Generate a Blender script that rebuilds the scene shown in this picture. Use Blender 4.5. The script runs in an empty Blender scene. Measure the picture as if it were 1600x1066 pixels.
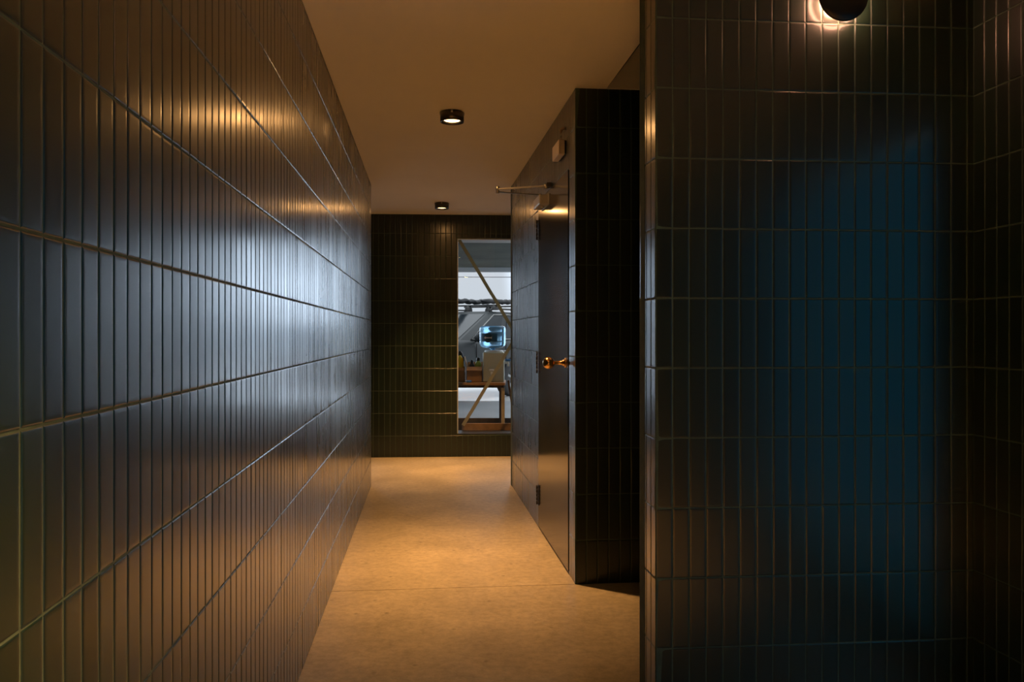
import bpy, bmesh, math, random
from mathutils import Vector, Matrix
random.seed(7)
rnd = random.Random(11)
SC = bpy.context.scene
COL = SC.collection
F, CX, HY = 1300.0, 800.0, 524.0       # focal length in pixels, image centre, horizon row
CH, H = 1.236, 2.462                   # camera height, ceiling height
TW, TH, ROW0 = 0.0562, 0.228, 0.95 * 0.228   # tile pitch and the first bed joint
PI = math.pi

def at(x, y, Z):
    return Vector(((x - CX) / F * Z, Z, CH - (y - HY) / F * Z))

# ------------------------------------------------------------------ mesh builder
class MB:
    def __init__(s):
        s.v, s.f, s.m, s.s = [], [], [], []
    def face(s, pts, mat=0, smooth=False):
        i = len(s.v)
        s.v.extend([tuple(p) for p in pts])
        s.f.append(tuple(range(i, i + len(pts)))); s.m.append(mat); s.s.append(smooth)
    def grid(s, rings, mat=0, smooth=True, closed=True, cap0=False, cap1=False):
        base = len(s.v); n = len(rings[0])
        for r in rings: s.v.extend([tuple(p) for p in r])
        for k in range(len(rings) - 1):
            for j in range(n if closed else n - 1):
                a = base + k * n + j; b = base + k * n + (j + 1) % n
                s.f.append((a, b, b + n, a + n)); s.m.append(mat); s.s.append(smooth)
        if cap0:
            s.f.append(tuple(base + j for j in reversed(range(n)))); s.m.append(mat); s.s.append(False)
        if cap1:
            o = base + (len(rings) - 1) * n
            s.f.append(tuple(o + j for j in range(n))); s.m.append(mat); s.s.append(False)
    def box(s, c, d, mat=0, M=None, bev=0.0):
        """box centre c, full size d, optional edge chamfer, optional 4x4/3x3 transform M"""
        bm = bmesh.new(); bmesh.ops.create_cube(bm, size=1)
        for v in bm.verts: v.co = Vector((v.co.x * d[0], v.co.y * d[1], v.co.z * d[2]))
        if bev > 0:
            bmesh.ops.bevel(bm, geom=list(bm.edges), offset=bev, segments=2, profile=0.5, affect='EDGES')
        T = Matrix.Translation(Vector(c))
        if M is not None: T = Matrix.Translation(Vector(c)) @ M.to_4x4()
        base = len(s.v)
        bm.verts.index_update()
        for v in bm.verts: s.v.append(tuple(T @ v.co))
        for f in bm.faces:
            s.f.append(tuple(base + v.index for v in f.verts)); s.m.append(mat); s.s.append(False)
        bm.free()
    def lathe(s, prof, c=(0, 0, 0), axis=(0, 0, 1), n=32, mat=0, smooth=True):
        """prof: list of (r, h) along axis, starting/ending radius 0 allowed"""
        q = Vector((0, 0, 1)).rotation_difference(Vector(axis).normalized())
        rings = []
        for r, h in prof:
            rings.append([Vector(c) + q @ Vector((max(r, 1e-5) * math.cos(2*PI*k/n), max(r, 1e-5) * math.sin(2*PI*k/n), h)) for k in range(n)])
        s.grid(rings, mat, smooth)
    def tube(s, pts, r, n=10, mat=0):
        pts = [Vector(p) for p in pts]; rings = []; up = Vector((0, 0, 1))
        for i, p in enumerate(pts):
            t = (pts[min(i + 1, len(pts) - 1)] - pts[max(i - 1, 0)]).normalized()
            a = t.cross(up)
            if a.length < 1e-4: a = t.cross(Vector((1, 0, 0)))
            a.normalize(); b = t.cross(a)
            rr = r[i] if isinstance(r, (list, tuple)) else r
            rings.append([p + a * rr * math.cos(2*PI*k/n) + b * rr * math.sin(2*PI*k/n) for k in range(n)])
        s.grid(rings, mat, True, True, True, True)
    def ball(s, c, r, mat=0, n=20, sc=(1, 1, 1)):
        rings = []
        for i in range(n // 2 + 1):
            th = PI * i / (n // 2)
            rr = max(math.sin(th), 1e-4)
            rings.append([Vector(c) + Vector((r*sc[0]*rr*math.cos(2*PI*k/n), r*sc[1]*rr*math.sin(2*PI*k/n), -r*sc[2]*math.cos(th))) for k in range(n)])
        s.grid(rings, mat, True)
    def prism(s, poly, z0, z1, mat=0):
        n = len(poly)
        s.face([(p[0], p[1], z1) for p in poly], mat)
        s.face([(p[0], p[1], z0) for p in reversed(poly)], mat)
        for k in range(n):
            a, b = poly[k], poly[(k + 1) % n]
            s.face([(a[0], a[1], z0), (b[0], b[1], z0), (b[0], b[1], z1), (a[0], a[1], z1)], mat)
    def build(s, name, mats, parent=None, fix=True):
        me = bpy.data.meshes.new(name)
        me.from_pydata(s.v, [], s.f)
        for m in (mats if isinstance(mats, (list, tuple)) else [mats]): me.materials.append(m)
        me.polygons.foreach_set('material_index', s.m)
        me.polygons.foreach_set('use_smooth', s.s)
        if fix:
            bm = bmesh.new(); bm.from_mesh(me)
            bmesh.ops.remove_doubles(bm, verts=bm.verts, dist=1e-6)
            bmesh.ops.recalc_face_normals(bm, faces=bm.faces)
            bm.to_mesh(me); bm.free()
        me.update()
        o = bpy.data.objects.new(name, me); COL.objects.link(o)
        if parent:
            o.parent = parent
        return o

def tag(o, label=None, cat=None, group=None, kind=None):
    if label: o['label'] = label
    if cat: o['category'] = cat
    if group: o['group'] = group
    if kind: o['kind'] = kind
    return o
def struct(o, label=None, cat=None): return tag(o, label, cat, kind='structure')
def empty(name, loc=(0, 0, 0), M=None):
    o = bpy.data.objects.new(name, None); COL.objects.link(o)
    o.empty_display_size = 0.1
    if M is not None: o.matrix_world = Matrix.Translation(Vector(loc)) @ M.to_4x4()
    else: o.location = loc
    return o
def copy_thing(o, parent=None):
    c = o.copy(); COL.objects.link(c)
    if parent: c.parent = parent
    for ch in list(o.children): copy_thing(ch, c)
    return c

# ------------------------------------------------------------------ materials
def mat(name, col, rough=0.5, metal=0.0, spec=0.5, emit=None, estr=0.0, noise=None, bump=None, trans=0.0, ior=1.5, coat=0.0):
    m = bpy.data.materials.new(name); m.use_nodes = True
    nt = m.node_tree; b = nt.nodes['Principled BSDF']
    b.inputs['Base Color'].default_value = (*col, 1)
    b.inputs['Roughness'].default_value = rough
    b.inputs['Metallic'].default_value = metal
    b.inputs['Specular IOR Level'].default_value = spec
    b.inputs['IOR'].default_value = ior
    b.inputs['Transmission Weight'].default_value = trans
    b.inputs['Coat Weight'].default_value = coat
    if emit:
        b.inputs['Emission Color'].default_value = (*emit, 1)
        b.inputs['Emission Strength'].default_value = estr
    tc = nt.nodes.new('ShaderNodeTexCoord')
    if noise:          # (scale, amount) : colour mottling
        n = nt.nodes.new('ShaderNodeTexNoise'); n.inputs['Scale'].default_value = noise[0]
        n.inputs['Detail'].default_value = 6
        nt.links.new(tc.outputs['Object'], n.inputs['Vector'])
        r = nt.nodes.new('ShaderNodeMapRange')
        r.inputs['From Min'].default_value = 0.3; r.inputs['From Max'].default_value = 0.7
        r.inputs['To Min'].default_value = 1 - noise[1]; r.inputs['To Max'].default_value = 1 + noise[1]
        nt.links.new(n.outputs['Fac'], r.inputs['Value'])
        mx = nt.nodes.new('ShaderNodeMix'); mx.data_type = 'RGBA'; mx.blend_type = 'MULTIPLY'
        mx.inputs['Factor'].default_value = 1
        mx.inputs['A'].default_value = (*col, 1)
        nt.links.new(r.outputs['Result'], mx.inputs['B'])
        nt.links.new(mx.outputs['Result'], b.inputs['Base Color'])
    if bump:           # (scale, strength, distance)
        n = nt.nodes.new('ShaderNodeTexNoise'); n.inputs['Scale'].default_value = bump[0]
        nt.links.new(tc.outputs['Object'], n.inputs['Vector'])
        bp = nt.nodes.new('ShaderNodeBump'); bp.inputs['Strength'].default_value = bump[1]
        bp.inputs['Distance'].default_value = bump[2]
        nt.links.new(n.outputs['Fac'], bp.inputs['Height'])
        nt.links.new(bp.outputs['Normal'], b.inputs['Normal'])
    return m

def tile_mat():
    m = bpy.data.materials.new('dark_glazed_tile'); m.use_nodes = True
    nt = m.node_tree; b = nt.nodes['Principled BSDF']; L = nt.links
    geo = nt.nodes.new('ShaderNodeNewGeometry')
    tc = nt.nodes.new('ShaderNodeTexCoord')
    ramp = nt.nodes.new('ShaderNodeValToRGB')
    ramp.color_ramp.elements[0].color = (0.0030, 0.0100, 0.0062, 1)
    ramp.color_ramp.elements[1].color = (0.0050, 0.0155, 0.0095, 1)
    L.new(geo.outputs['Random Per Island'], ramp.inputs['Fac'])
    L.new(ramp.outputs['Color'], b.inputs['Base Color'])
    n = nt.nodes.new('ShaderNodeTexNoise'); n.inputs['Scale'].default_value = 9; n.inputs['Detail'].default_value = 5
    L.new(tc.outputs['Object'], n.inputs['Vector'])
    bp_ = nt.nodes.new('ShaderNodeBump')
    add = nt.nodes.new('ShaderNodeMath'); add.operation = 'ADD'
    L.new(n.outputs['Fac'], add.inputs[0]); L.new(geo.outputs['Random Per Island'], add.inputs[1])
    mr = nt.nodes.new('ShaderNodeMapRange'); mr.inputs['From Min'].default_value = 0.3; mr.inputs['From Max'].default_value = 1.7
    mr.inputs['To Min'].default_value = TILE_R0; mr.inputs['To Max'].default_value = TILE_R1
    L.new(add.outputs[0], mr.inputs['Value']); L.new(mr.outputs['Result'], b.inputs['Coat Roughness']); b.inputs['Coat Weight'].default_value = 1.0; b.inputs['Roughness'].default_value = 0.40; b.inputs['Coat IOR'].default_value = 1.40; L.new(bp_.outputs['Normal'], b.inputs['Coat Normal'])
    mp = nt.nodes.new('ShaderNodeMapping'); mp.inputs['Scale'].default_value = (14, 14, 2.5)
    L.new(tc.outputs['Object'], mp.inputs['Vector'])
    n2 = nt.nodes.new('ShaderNodeTexNoise'); n2.inputs['Scale'].default_value = 1.0; n2.inputs['Detail'].default_value = 1
    L.new(mp.outputs['Vector'], n2.inputs['Vector'])
    bp = bp_; bp.inputs['Strength'].default_value = 0.012; bp.inputs['Distance'].default_value = 0.0010
    L.new(n2.outputs['Fac'], bp.inputs['Height']); L.new(bp.outputs['Normal'], b.inputs['Normal'])
    b.inputs['IOR'].default_value = 1.42; b.inputs['Specular IOR Level'].default_value = 0.5
    return m
TILE_R0, TILE_R1 = 0.17, 0.25

def floor_mat():
    m = bpy.data.materials.new('polished_concrete'); m.use_nodes = True
    nt = m.node_tree; b = nt.nodes['Principled BSDF']; L = nt.links
    tc = nt.nodes.new('ShaderNodeTexCoord')
    n = nt.nodes.new('ShaderNodeTexNoise'); n.inputs['Scale'].default_value = 2.6; n.inputs['Detail'].default_value = 9; n.inputs['Roughness'].default_value = 0.62
    L.new(tc.outputs['Object'], n.inputs['Vector'])
    r = nt.nodes.new('ShaderNodeValToRGB')
    r.color_ramp.elements[0].position = 0.32; r.color_ramp.elements[0].color = (0.365, 0.315, 0.225, 1)
    r.color_ramp.elements[1].position = 0.66; r.color_ramp.elements[1].color = (0.49, 0.425, 0.31, 1)
    L.new(n.outputs['Fac'], r.inputs['Fac'])
    f = nt.nodes.new('ShaderNodeTexNoise'); f.inputs['Scale'].default_value = 26; f.inputs['Detail'].default_value = 5; f.inputs['Roughness'].default_value = 0.75
    L.new(tc.outputs['Object'], f.inputs['Vector'])
    fr = nt.nodes.new('ShaderNodeMapRange'); fr.inputs['From Min'].default_value = 0.33; fr.inputs['From Max'].default_value = 0.62
    fr.inputs['To Min'].default_value = 0.76; fr.inputs['To Max'].default_value = 1.10
    L.new(f.outputs['Fac'], fr.inputs['Value'])
    mx = nt.nodes.new('ShaderNodeMix'); mx.data_type = 'RGBA'; mx.blend_type = 'MULTIPLY'; mx.inputs['Factor'].default_value = 1
    L.new(r.outputs['Color'], mx.inputs['A']); L.new(fr.outputs['Result'], mx.inputs['B'])
    v = nt.nodes.new('ShaderNodeTexVoronoi'); v.inputs['Scale'].default_value = 9
    L.new(tc.outputs['Object'], v.inputs['Vector'])
    vr = nt.nodes.new('ShaderNodeMapRange'); vr.inputs['From Min'].default_value = 0.04; vr.inputs['From Max'].default_value = 0.12
    vr.inputs['To Min'].default_value = 0.62; vr.inputs['To Max'].default_value = 1.0
    L.new(v.outputs['Distance'], vr.inputs['Value'])
    mx2 = nt.nodes.new('ShaderNodeMix'); mx2.data_type = 'RGBA'; mx2.blend_type = 'MULTIPLY'; mx2.inputs['Factor'].default_value = 1
    L.new(mx.outputs['Result'], mx2.inputs['A']); L.new(vr.outputs['Result'], mx2.inputs['B'])
    L.new(mx2.outputs['Result'], b.inputs['Base Color'])
    rr = nt.nodes.new('ShaderNodeMapRange'); rr.inputs['To Min'].default_value = 0.30; rr.inputs['To Max'].default_value = 0.50
    L.new(n.outputs['Fac'], rr.inputs['Value']); L.new(rr.outputs['Result'], b.inputs['Roughness'])
    bp = nt.nodes.new('ShaderNodeBump'); bp.inputs['Strength'].default_value = 0.25; bp.inputs['Distance'].default_value = 0.001
    L.new(f.outputs['Fac'], bp.inputs['Height']); L.new(bp.outputs['Normal'], b.inputs['Normal'])
    return m

def glass_mat(name, tint, refl=0.06, rough=0.0):
    m = bpy.data.materials.new(name); m.use_nodes = True
    nt = m.node_tree; nt.nodes.clear(); L = nt.links
    out = nt.nodes.new('ShaderNodeOutputMaterial')
    t = nt.nodes.new('ShaderNodeBsdfTransparent'); t.inputs['Color'].default_value = (*tint, 1)
    g = nt.nodes.new('ShaderNodeBsdfGlossy'); g.inputs['Roughness'].default_value = rough
    mx = nt.nodes.new('ShaderNodeMixShader'); mx.inputs[0].default_value = refl
    L.new(t.outputs[0], mx.inputs[1]); L.new(g.outputs[0], mx.inputs[2]); L.new(mx.outputs[0], out.inputs['Surface'])
    return m

TILE = tile_mat()
GROUT = mat('sage_grey_grout', (0.042, 0.075, 0.055), 0.8, noise=(30, 0.25))
FLOOR = floor_mat()
CEIL = mat('ceiling_paint', (0.80, 0.76, 0.70), 0.85, noise=(1.5, 0.03))
BLACK_PAINT_SHADE = mat('matt_black_paint_shade', (0.006, 0.007, 0.007), 0.9)
DOORM = mat('black_lacquer', (0.016, 0.014, 0.012), 0.13, noise=(3.0, 0.5), ior=1.65)
BLACKM = mat('black_metal', (0.012, 0.012, 0.012), 0.4, metal=0.3)
STEEL = mat('brushed_steel', (0.55, 0.53, 0.50), 0.32, metal=1.0)
DARKSTEEL = mat('dark_steel', (0.12, 0.11, 0.10), 0.4, metal=1.0)
CLOSERM = mat('silver_enamel', (0.42, 0.40, 0.37), 0.4, metal=0.6)
BRASS = mat('polished_brass', (0.78, 0.46, 0.17), 0.14, metal=1.0)
BOXM = mat('beige_plastic', (0.55, 0.47, 0.40), 0.45)
LAMPM = mat('gunmetal_enamel', (0.11, 0.10, 0.09), 0.38, metal=0.7)
LENS = mat('lamp_lens_glow', (0.9, 0.8, 0.6), 0.5, emit=(1.0, 0.62, 0.26), estr=9)
RINGGLOW = mat('led_ring_glow', (0.9, 0.8, 0.7), 0.5, emit=(1.0, 0.44, 0.27), estr=45)
FRAMEM = mat('pale_aluminium', (0.55, 0.58, 0.60), 0.45, metal=0.2)
def tape_mat():
    m = bpy.data.materials.new('masking_tape'); m.use_nodes = True
    nt = m.node_tree; nt.nodes.clear(); L = nt.links
    out = nt.nodes.new('ShaderNodeOutputMaterial')
    d = nt.nodes.new('ShaderNodeBsdfDiffuse'); d.inputs['Color'].default_value = (0.34, 0.33, 0.27, 1)
    t = nt.nodes.new('ShaderNodeBsdfTranslucent'); t.inputs['Color'].default_value = (0.40, 0.37, 0.25, 1)
    mx = nt.nodes.new('ShaderNodeMixShader'); mx.inputs[0].default_value = 0.6
    L.new(d.outputs[0], mx.inputs[1]); L.new(t.outputs[0], mx.inputs[2]); L.new(mx.outputs[0], out.inputs['Surface'])
    return m
TAPEM = tape_mat()
GLASS = glass_mat('window_glass', (0.93, 0.95, 0.95), 0.02)
BLUEGLASS = glass_mat('blue_tinted_glass', (0.10, 0.56, 0.70), 0.06)

# ------------------------------------------------------------------ tiled walls
def tile_face(mb, A, B, normal_left=True, z0=0.0, z1=H, holes=(), u_phase=0.0, thick=0.10, tiles=True, jamb=True, u0=0.0):
    """tiled wall from A to B (xy). Plane through A-B is the tile face; holes = (ua, ub, za, zb)."""
    A = Vector((A[0], A[1], 0)); B = Vector((B[0], B[1], 0)); Ln = (B - A).length
    u = (B - A).normalized(); n = Vector((-u.y, u.x, 0)) if normal_left else Vector((u.y, -u.x, 0))
    def P(a, z, d): return A + u * a + Vector((0, 0, z)) + n * d
    D0 = -0.0015
    us = sorted(set([0.0, Ln] + [max(0, min(Ln, h[i])) for h in holes for i in (0, 1)]))
    zs = sorted(set([z0, z1] + [max(z0, min(z1, h[i])) for h in holes for i in (2, 3)]))
    def solid(i, j):
        if i < 0 or j < 0 or i >= len(us) - 1 or j >= len(zs) - 1: return False
        uc, zc = (us[i] + us[i+1]) / 2, (zs[j] + zs[j+1]) / 2
        return not any(h[0] < uc < h[1] and h[2] < zc < h[3] for h in holes)
    for i in range(len(us) - 1):
        for j in range(len(zs) - 1):
            if not solid(i, j): continue
            a, b, c, d = us[i], us[i+1], zs[j], zs[j+1]
            mb.face([P(a, c, D0), P(b, c, D0), P(b, d, D0), P(a, d, D0)], 1)
            mb.face([P(a, c, -thick), P(a, d, -thick), P(b, d, -thick), P(b, c, -thick)], 1)
            for (di, dj, e) in ((-1, 0, (a, c, a, d)), (1, 0, (b, c, b, d)), (0, -1, (a, c, b, c)), (0, 1, (a, d, b, d))):
                if not solid(i + di, j + dj):
                    mb.face([P(e[0], e[1], D0), P(e[2], e[3], D0), P(e[2], e[3], -thick), P(e[0], e[1], -thick)], 1)
    if not tiles: return
    g = 0.0018
    k0 = math.floor((0 - u_phase) / TW) - 1; k1 = math.ceil((Ln - u_phase) / TW) + 1
    r0 = math.floor((z0 - ROW0) / TH) - 1; r1 = math.ceil((z1 - ROW0) / TH) + 1
    for k in range(k0, k1):
        for r in range(r0, r1):
            rect = [max(0.0, u_phase + k * TW), min(Ln, u_phase + (k + 1) * TW), max(z0, ROW0 + r * TH), min(z1 - 0.004, ROW0 + (r + 1) * TH)]
            if rect[1] - rect[0] < 0.006 or rect[3] - rect[2] < 0.006: continue
            pieces = [rect]
            for h in holes:
                nxt = []
                for q in pieces:
                    if q[1] <= h[0] or q[0] >= h[1] or q[3] <= h[2] or q[2] >= h[3]: nxt.append(q); continue
                    if q[0] < h[0]: nxt.append([q[0], h[0], q[2], q[3]])
                    if q[1] > h[1]: nxt.append([h[1], q[1], q[2], q[3]])
                    ma, mb_ = max(q[0], h[0]), min(q[1], h[1])
                    if q[2] < h[2]: nxt.append([ma, mb_, q[2], h[2]])
                    if q[3] > h[3]: nxt.append([ma, mb_, h[3], q[3]])
                pieces = nxt
            for q in pieces:
                if q[1] - q[0] < 0.006 or q[3] - q[2] < 0.006: continue
                ta = rnd.gauss(0, 0.0055); tb = rnd.gauss(0, 0.0010); off = rnd.gauss(0, 0.00015)
                uc, zc = (q[0] + q[1]) / 2, (q[2] + q[3]) / 2
                rings = []
                for ins, dep in ((g, -0.0015), (g + 0.0003, -0.0011), (g + 0.0010, -0.0006), (g + 0.0024, -0.00018), (g + 0.0065, 0.0)):
                    a, b, c, d = q[0] + ins, q[1] - ins, q[2] + ins, q[3] - ins
                    ring = []
                    for (x, z) in ((a, c), (b, c), (b, d), (a, d)):
                        dd = dep + ((x - uc) * ta + (z - zc) * tb + off if dep > -0.00149 else 0)
                        ring.append(P(x, z, dd))
                    rings.append(ring)
                mb.grid(rings, 0, False, True)
                mb.face(rings[-1], 0)

def wall(name, segs, label=None, cat='wall'):
    mb = MB()
    for s in segs: tile_face(mb, **s)
    o = mb.build(name, [TILE, GROUT], fix=False)
    bm = bmesh.new(); bm.from_mesh(o.data)
    bmesh.ops.remove_doubles(bm, verts=bm.verts, dist=1e-6)
    bmesh.ops.recalc_face_normals(bm, faces=bm.faces)
    bm.to_mesh(o.data); bm.free()
    struct(o)
    return o

def xl(y): return -1.152 + 0.1015 * (6.806 - y)          # left wall face
def xr(y): return 0.3136 - 0.117 * (y - 4.126)            # door wall face
def zp(x): return 2.70 + 0.092 * (x - 0.4663)             # pier front face (its y)
def zb(x): return 8.403 + 0.062 * (x + 1.4215)            # back wall face (its y)
YB = -2.5
LW_end = (xl(6.806), 6.806); LW_near = (xl(YB), YB)
RW_far = (xr(6.897), 6.897); RW_near = (0.3136, 4.126)
P_l = (0.4663, 2.70); P_r = (1.5516, zp(1.5516))
def xnr(y): return P_r[0] + 0.125 * (P_r[1] - y)          # near right wall face

# left wall : from far end towards the camera, face on the corridor side
lwlen = (Vector(LW_near) - Vector(LW_end)).length
uj = math.hypot(xl(0.9437) - LW_end[0], 6.806 - 0.9437)
wall('wall_left', [dict(A=LW_end, B=LW_near, normal_left=True, u_phase=uj % TW, thick=0.14)])
# back wall with the window
BX0, BX1 = -3.2, 2.2
WX0, WX1 = -0.559, 0.64
ud = Vector((BX1 - BX0, zb(BX1) - zb(BX0))).length / (BX1 - BX0)
WZ0, WZ1 = 0.222, 2.224
wu0, wu1 = (WX0 - BX0) * ud, (WX1 - BX0) * ud
wall('wall_back', [dict(A=(BX0, zb(BX0)), B=(BX1, zb(BX1)), normal_left=False, holes=[(wu0, wu1, WZ0, WZ1), ((-2.15 - BX0) * ud, (-1.57 - BX0) * ud, 0.06, 2.2)], u_phase=wu0 % TW, thick=0.16)])
# door wall
dv = Vector(RW_far) - Vector(RW_near); dlen = dv.length; du = dv.normalized()
du3 = Vector((du.x, du.y, 0)); dn3 = Vector((-du.y, du.x, 0))     # along the wall away from camera; into the corridor
D_a, D_b, D_top = (4.293 - 4.126) * dlen / dv.y, (5.333 - 4.126) * dlen / dv.y, 2.098
wall('wall_right', [dict(A=RW_near, B=RW_far, normal_left=True, holes=[(D_a, D_b, -0.01, D_top)], thick=0.10),
                    dict(A=RW_far, B=(2.2, 6.897 + 0.22), normal_left=True, thick=0.10)])
# passage wall (dark, behind the pier), taller because the passage ceiling is higher
HP = H + 0.75
wall('wall_passage', [dict(A=RW_near, B=(2.3, 4.126 + 0.10 * (2.3 - 0.3136)), normal_left=False, z1=HP, thick=0.10)])
# pier : front, left flank and rear face in one piece
pb = (0.4663 - 0.11 * 0.20, 2.70 + 0.20)
P_rx = (P_r[0] + 0.02, P_r[1] + 0.02 * 0.092)
wall('wall_partition', [dict(A=P_l, B=P_rx, normal_left=False, thick=0.07),
                        dict(A=P_l, B=pb, normal_left=True, thick=0.07),
                        dict(A=pb, B=(2.3, pb[1] + 0.092 * (2.3 - pb[0])), normal_left=True, thick=0.07, z1=HP, tiles=False)])
# near right wall with the glazed opening just outside the frame
NR_end = (xnr(YB), YB)
nrs = Vector(NR_end) - Vector(P_r); nrl = nrs.length; nru = nrs.normalized()
O_a, O_b, O_top = 0.245, 2.15, 2.04
wall('wall_near_right', [dict(A=(P_r[0] - nru.x * 0.02, P_r[1] - nru.y * 0.02), B=NR_end, normal_left=False, holes=[(O_a + 0.02, O_b + 0.02, 0.10, O_top)], u_phase=0.02, thick=0.12)])
# plain enclosing walls that the camera never meets head on
wall('wall_front', [dict(A=LW_near, B=NR_end, normal_left=True, thick=0.10)])
wall('wall_far_left', [dict(A=(-3.2, 6.4), B=(-3.2, 8.5), normal_left=False, tiles=False)])
wall('wall_far_right', [dict(A=(2.2, 2.9), B=(2.2, 8.7), normal_left=True, tiles=False, z1=HP)])
wall('wall_left_return', [dict(A=(LW_end[0] - 0.002, 6.806), B=(-3.2, 6.66), normal_left=False)])

# ------------------------------------------------------------------ floor, ceiling
fl = MB()
jy = lambda x: 4.13 - 0.10 * (0.3136 - x)
x0, x1 = -3.3, 2.6
fl.prism([(x0, YB - 0.1), (x1, YB - 0.1), (x1, jy(x1) - 0.002), (x0, jy(x0) - 0.002)], -0.12, 0.0, 0)
fl.prism([(x0, jy(x0) + 0.002), (x1, jy(x1) + 0.002), (x1, 8.75), (x0, 8.45)], -0.12, 0.0, 0)
fl.prism([(x0, jy(x0) - 0.002), (x1, jy(x1) - 0.002), (x1, jy(x1) + 0.002), (x0, jy(x0) + 0.002)], -0.12, -0.004, 1)
fo = fl.build('floor', [FLOOR, BLACK_PAINT_SHADE]); struct(fo)

ce = MB()
xe = lambda y: 0.47 + 0.11 * (4.13 - y)
yb_ = lambda x: pb[1] + 0.092 * (x - pb[0])
ye = 2.95
poly = [(x0, YB - 0.1), (x1 + 0.1, YB - 0.1), (x1 + 0.1, yb_(x1 + .1) - 0.04), (xe(ye), yb_(xe(ye)) - 0.04), (xe(4.13), 4.13), (x1 + 0.1, 4.13 + 0.10 * (x1 + .1 - 0.3136)), (x1 + 0.1, 8.75), (x0, 8.45)]
ce.prism(poly, H, HP, 0)
co = ce.build('ceiling', CEIL); struct(co)
rc = MB(); rc.prism([(x0 - 0.2, YB - 0.3), (x1 + 0.6, YB - 0.3), (x1 + 0.6, 8.9), (x0 - 0.2, 8.6)], HP, HP + 0.1)
struct(rc.build('ceiling_passage', BLACK_PAINT_SHADE))
# black recess lining on the passage side of the ceiling edge
li = MB(); a, b = (xe(ye) + 0.004, ye), (xe(4.12) + 0.004, 4.12)
li.face([(a[0], a[1], H + 0.004), (b[0], b[1], H + 0.004), (b[0], b[1], HP), (a[0], a[1], HP)])
struct(li.build('trim_1', BLACK_PAINT_SHADE))
# thin black strip, painted-in shade of the gap along the left wall top
sg = MB()
for p, q in ((LW_end, LW_near),):
    sg.face([(p[0] + 0.001, p[1], H - 0.005), (q[0] + 0.001, q[1], H - 0.005), (q[0] + 0.001, q[1], H), (p[0] + 0.001, p[1], H)])
struct(sg.build('gap_shade_strip', BLACK_PAINT_SHADE))

# ------------------------------------------------------------------ window
win = empty('window_1'); struct(win)
bu = Vector((1, 0.062, 0)).normalized(); bn = Vector((bu.y, -bu.x, 0))    # along the back wall; into the corridor
W0 = Vector((WX0, zb(WX0), 0))
wl = wu1 - wu0
Mw = Matrix((bu, -bn, Vector((0, 0, 1)))).transposed()                     # local x along wall, y outwards, z up
def wp(a, out, z): return W0 + bu * a - bn * out + Vector((0, 0, z))
fr = MB(); fd = 0.07; fy = 0.115
for (a, z, da, dz) in ((wl/2, WZ1 - 0.006, wl, 0.012), (0.006, (WZ0+WZ1)/2, 0.012, WZ1-WZ0-0.024), (wl-0.006, (WZ0+WZ1)/2, 0.012, WZ1-WZ0-0.024)):
    dep_ = 0.29 if dz < 0.1 else 0.18
    fr.box(wp(a, 0.02 + dep_ / 2, z), (da, dep_, dz), 0, Mw, 0.001)
fr.build('window_frame', FRAMEM, win)
pn = MB(); pn.box(wp(wl/2, 0.055, (WZ0+WZ1)/2), (wl - 0.024, 0.006, WZ1 - WZ0 - 0.024), 0, Mw)
pn.build('window_pane', GLASS, win)
bb = MB(); bb.box(wp(wl/2, 0.165, WZ0 + 0.006), (wl, 0.29, 0.012), 0, Mw, 0.001); bb.build('bottom_board', DARKSTEEL, win)
sl = MB(); sl.box(wp(wl/2, 0.008, WZ0 + 0.003), (wl, 0.012, 0.006), 0, Mw, 0.001)
sl.build('window_sill', TILE, win)
w3 = empty('window_3'); struct(w3)
f3 = MB(); l3 = 0.58 * ud; a3 = (-2.15 - WX0) * ud
for (a, z, da, dz) in ((a3 + l3/2, 2.18, l3, 0.04), (a3 + l3/2, 0.08, l3, 0.04), (a3 + 0.02, 1.13, 0.04, 2.06), (a3 + l3 - 0.02, 1.13, 0.04, 2.06)):
    f3.box(wp(a, fy, z), (da, fd, dz), 0, Mw, 0.002)
f3.build('window_frame', FRAMEM, w3)
g3 = MB(); g3.box(wp(a3 + l3/2, fy, 1.13), (l3 - 0.08, 0.006, 2.06), 0, Mw); g3.build('window_pane', GLASS, w3)
def plane_hit(px, py, out):
    d = Vector(((px - CX) / F, 1, -(py - HY) / F)); o = Vector((0, 0, CH)); p0 = wp(0, out, 0)
    t = (p0 - o).dot(bn) / d.dot(bn)
    return o + d * t
for (pa, pb2, lab) in (((717.5, 375), (895, 671), 'tan masking tape strip from the top left corner of the window'),
                       ((723.5, 665), (888, 390), 'tan masking tape strip from the bottom left corner of the window')):
    off = 0.0512 if 'top' in lab else 0.0500
    A_, B_ = plane_hit(*pa, off), plane_hit(*pb2, off)
    d = (B_ - A_); L_ = d.length; t = d.normalized(); s_ = t.cross(bn).normalized()
    Mt = Matrix((t, s_, bn)).transposed()
    mb = MB(); seg = 14
    for k in range(seg):                                       # slightly wavering torn edges
        c = A_ + t * L_ * (k + 0.5) / seg
        mb.box(c + s_ * rnd.gauss(0, 0.0005), (L_ / seg, 0.034, 0.0004), 0, Mt)
    tag(mb.build('masking_tape', TAPEM), lab, 'tape', None)

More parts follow.
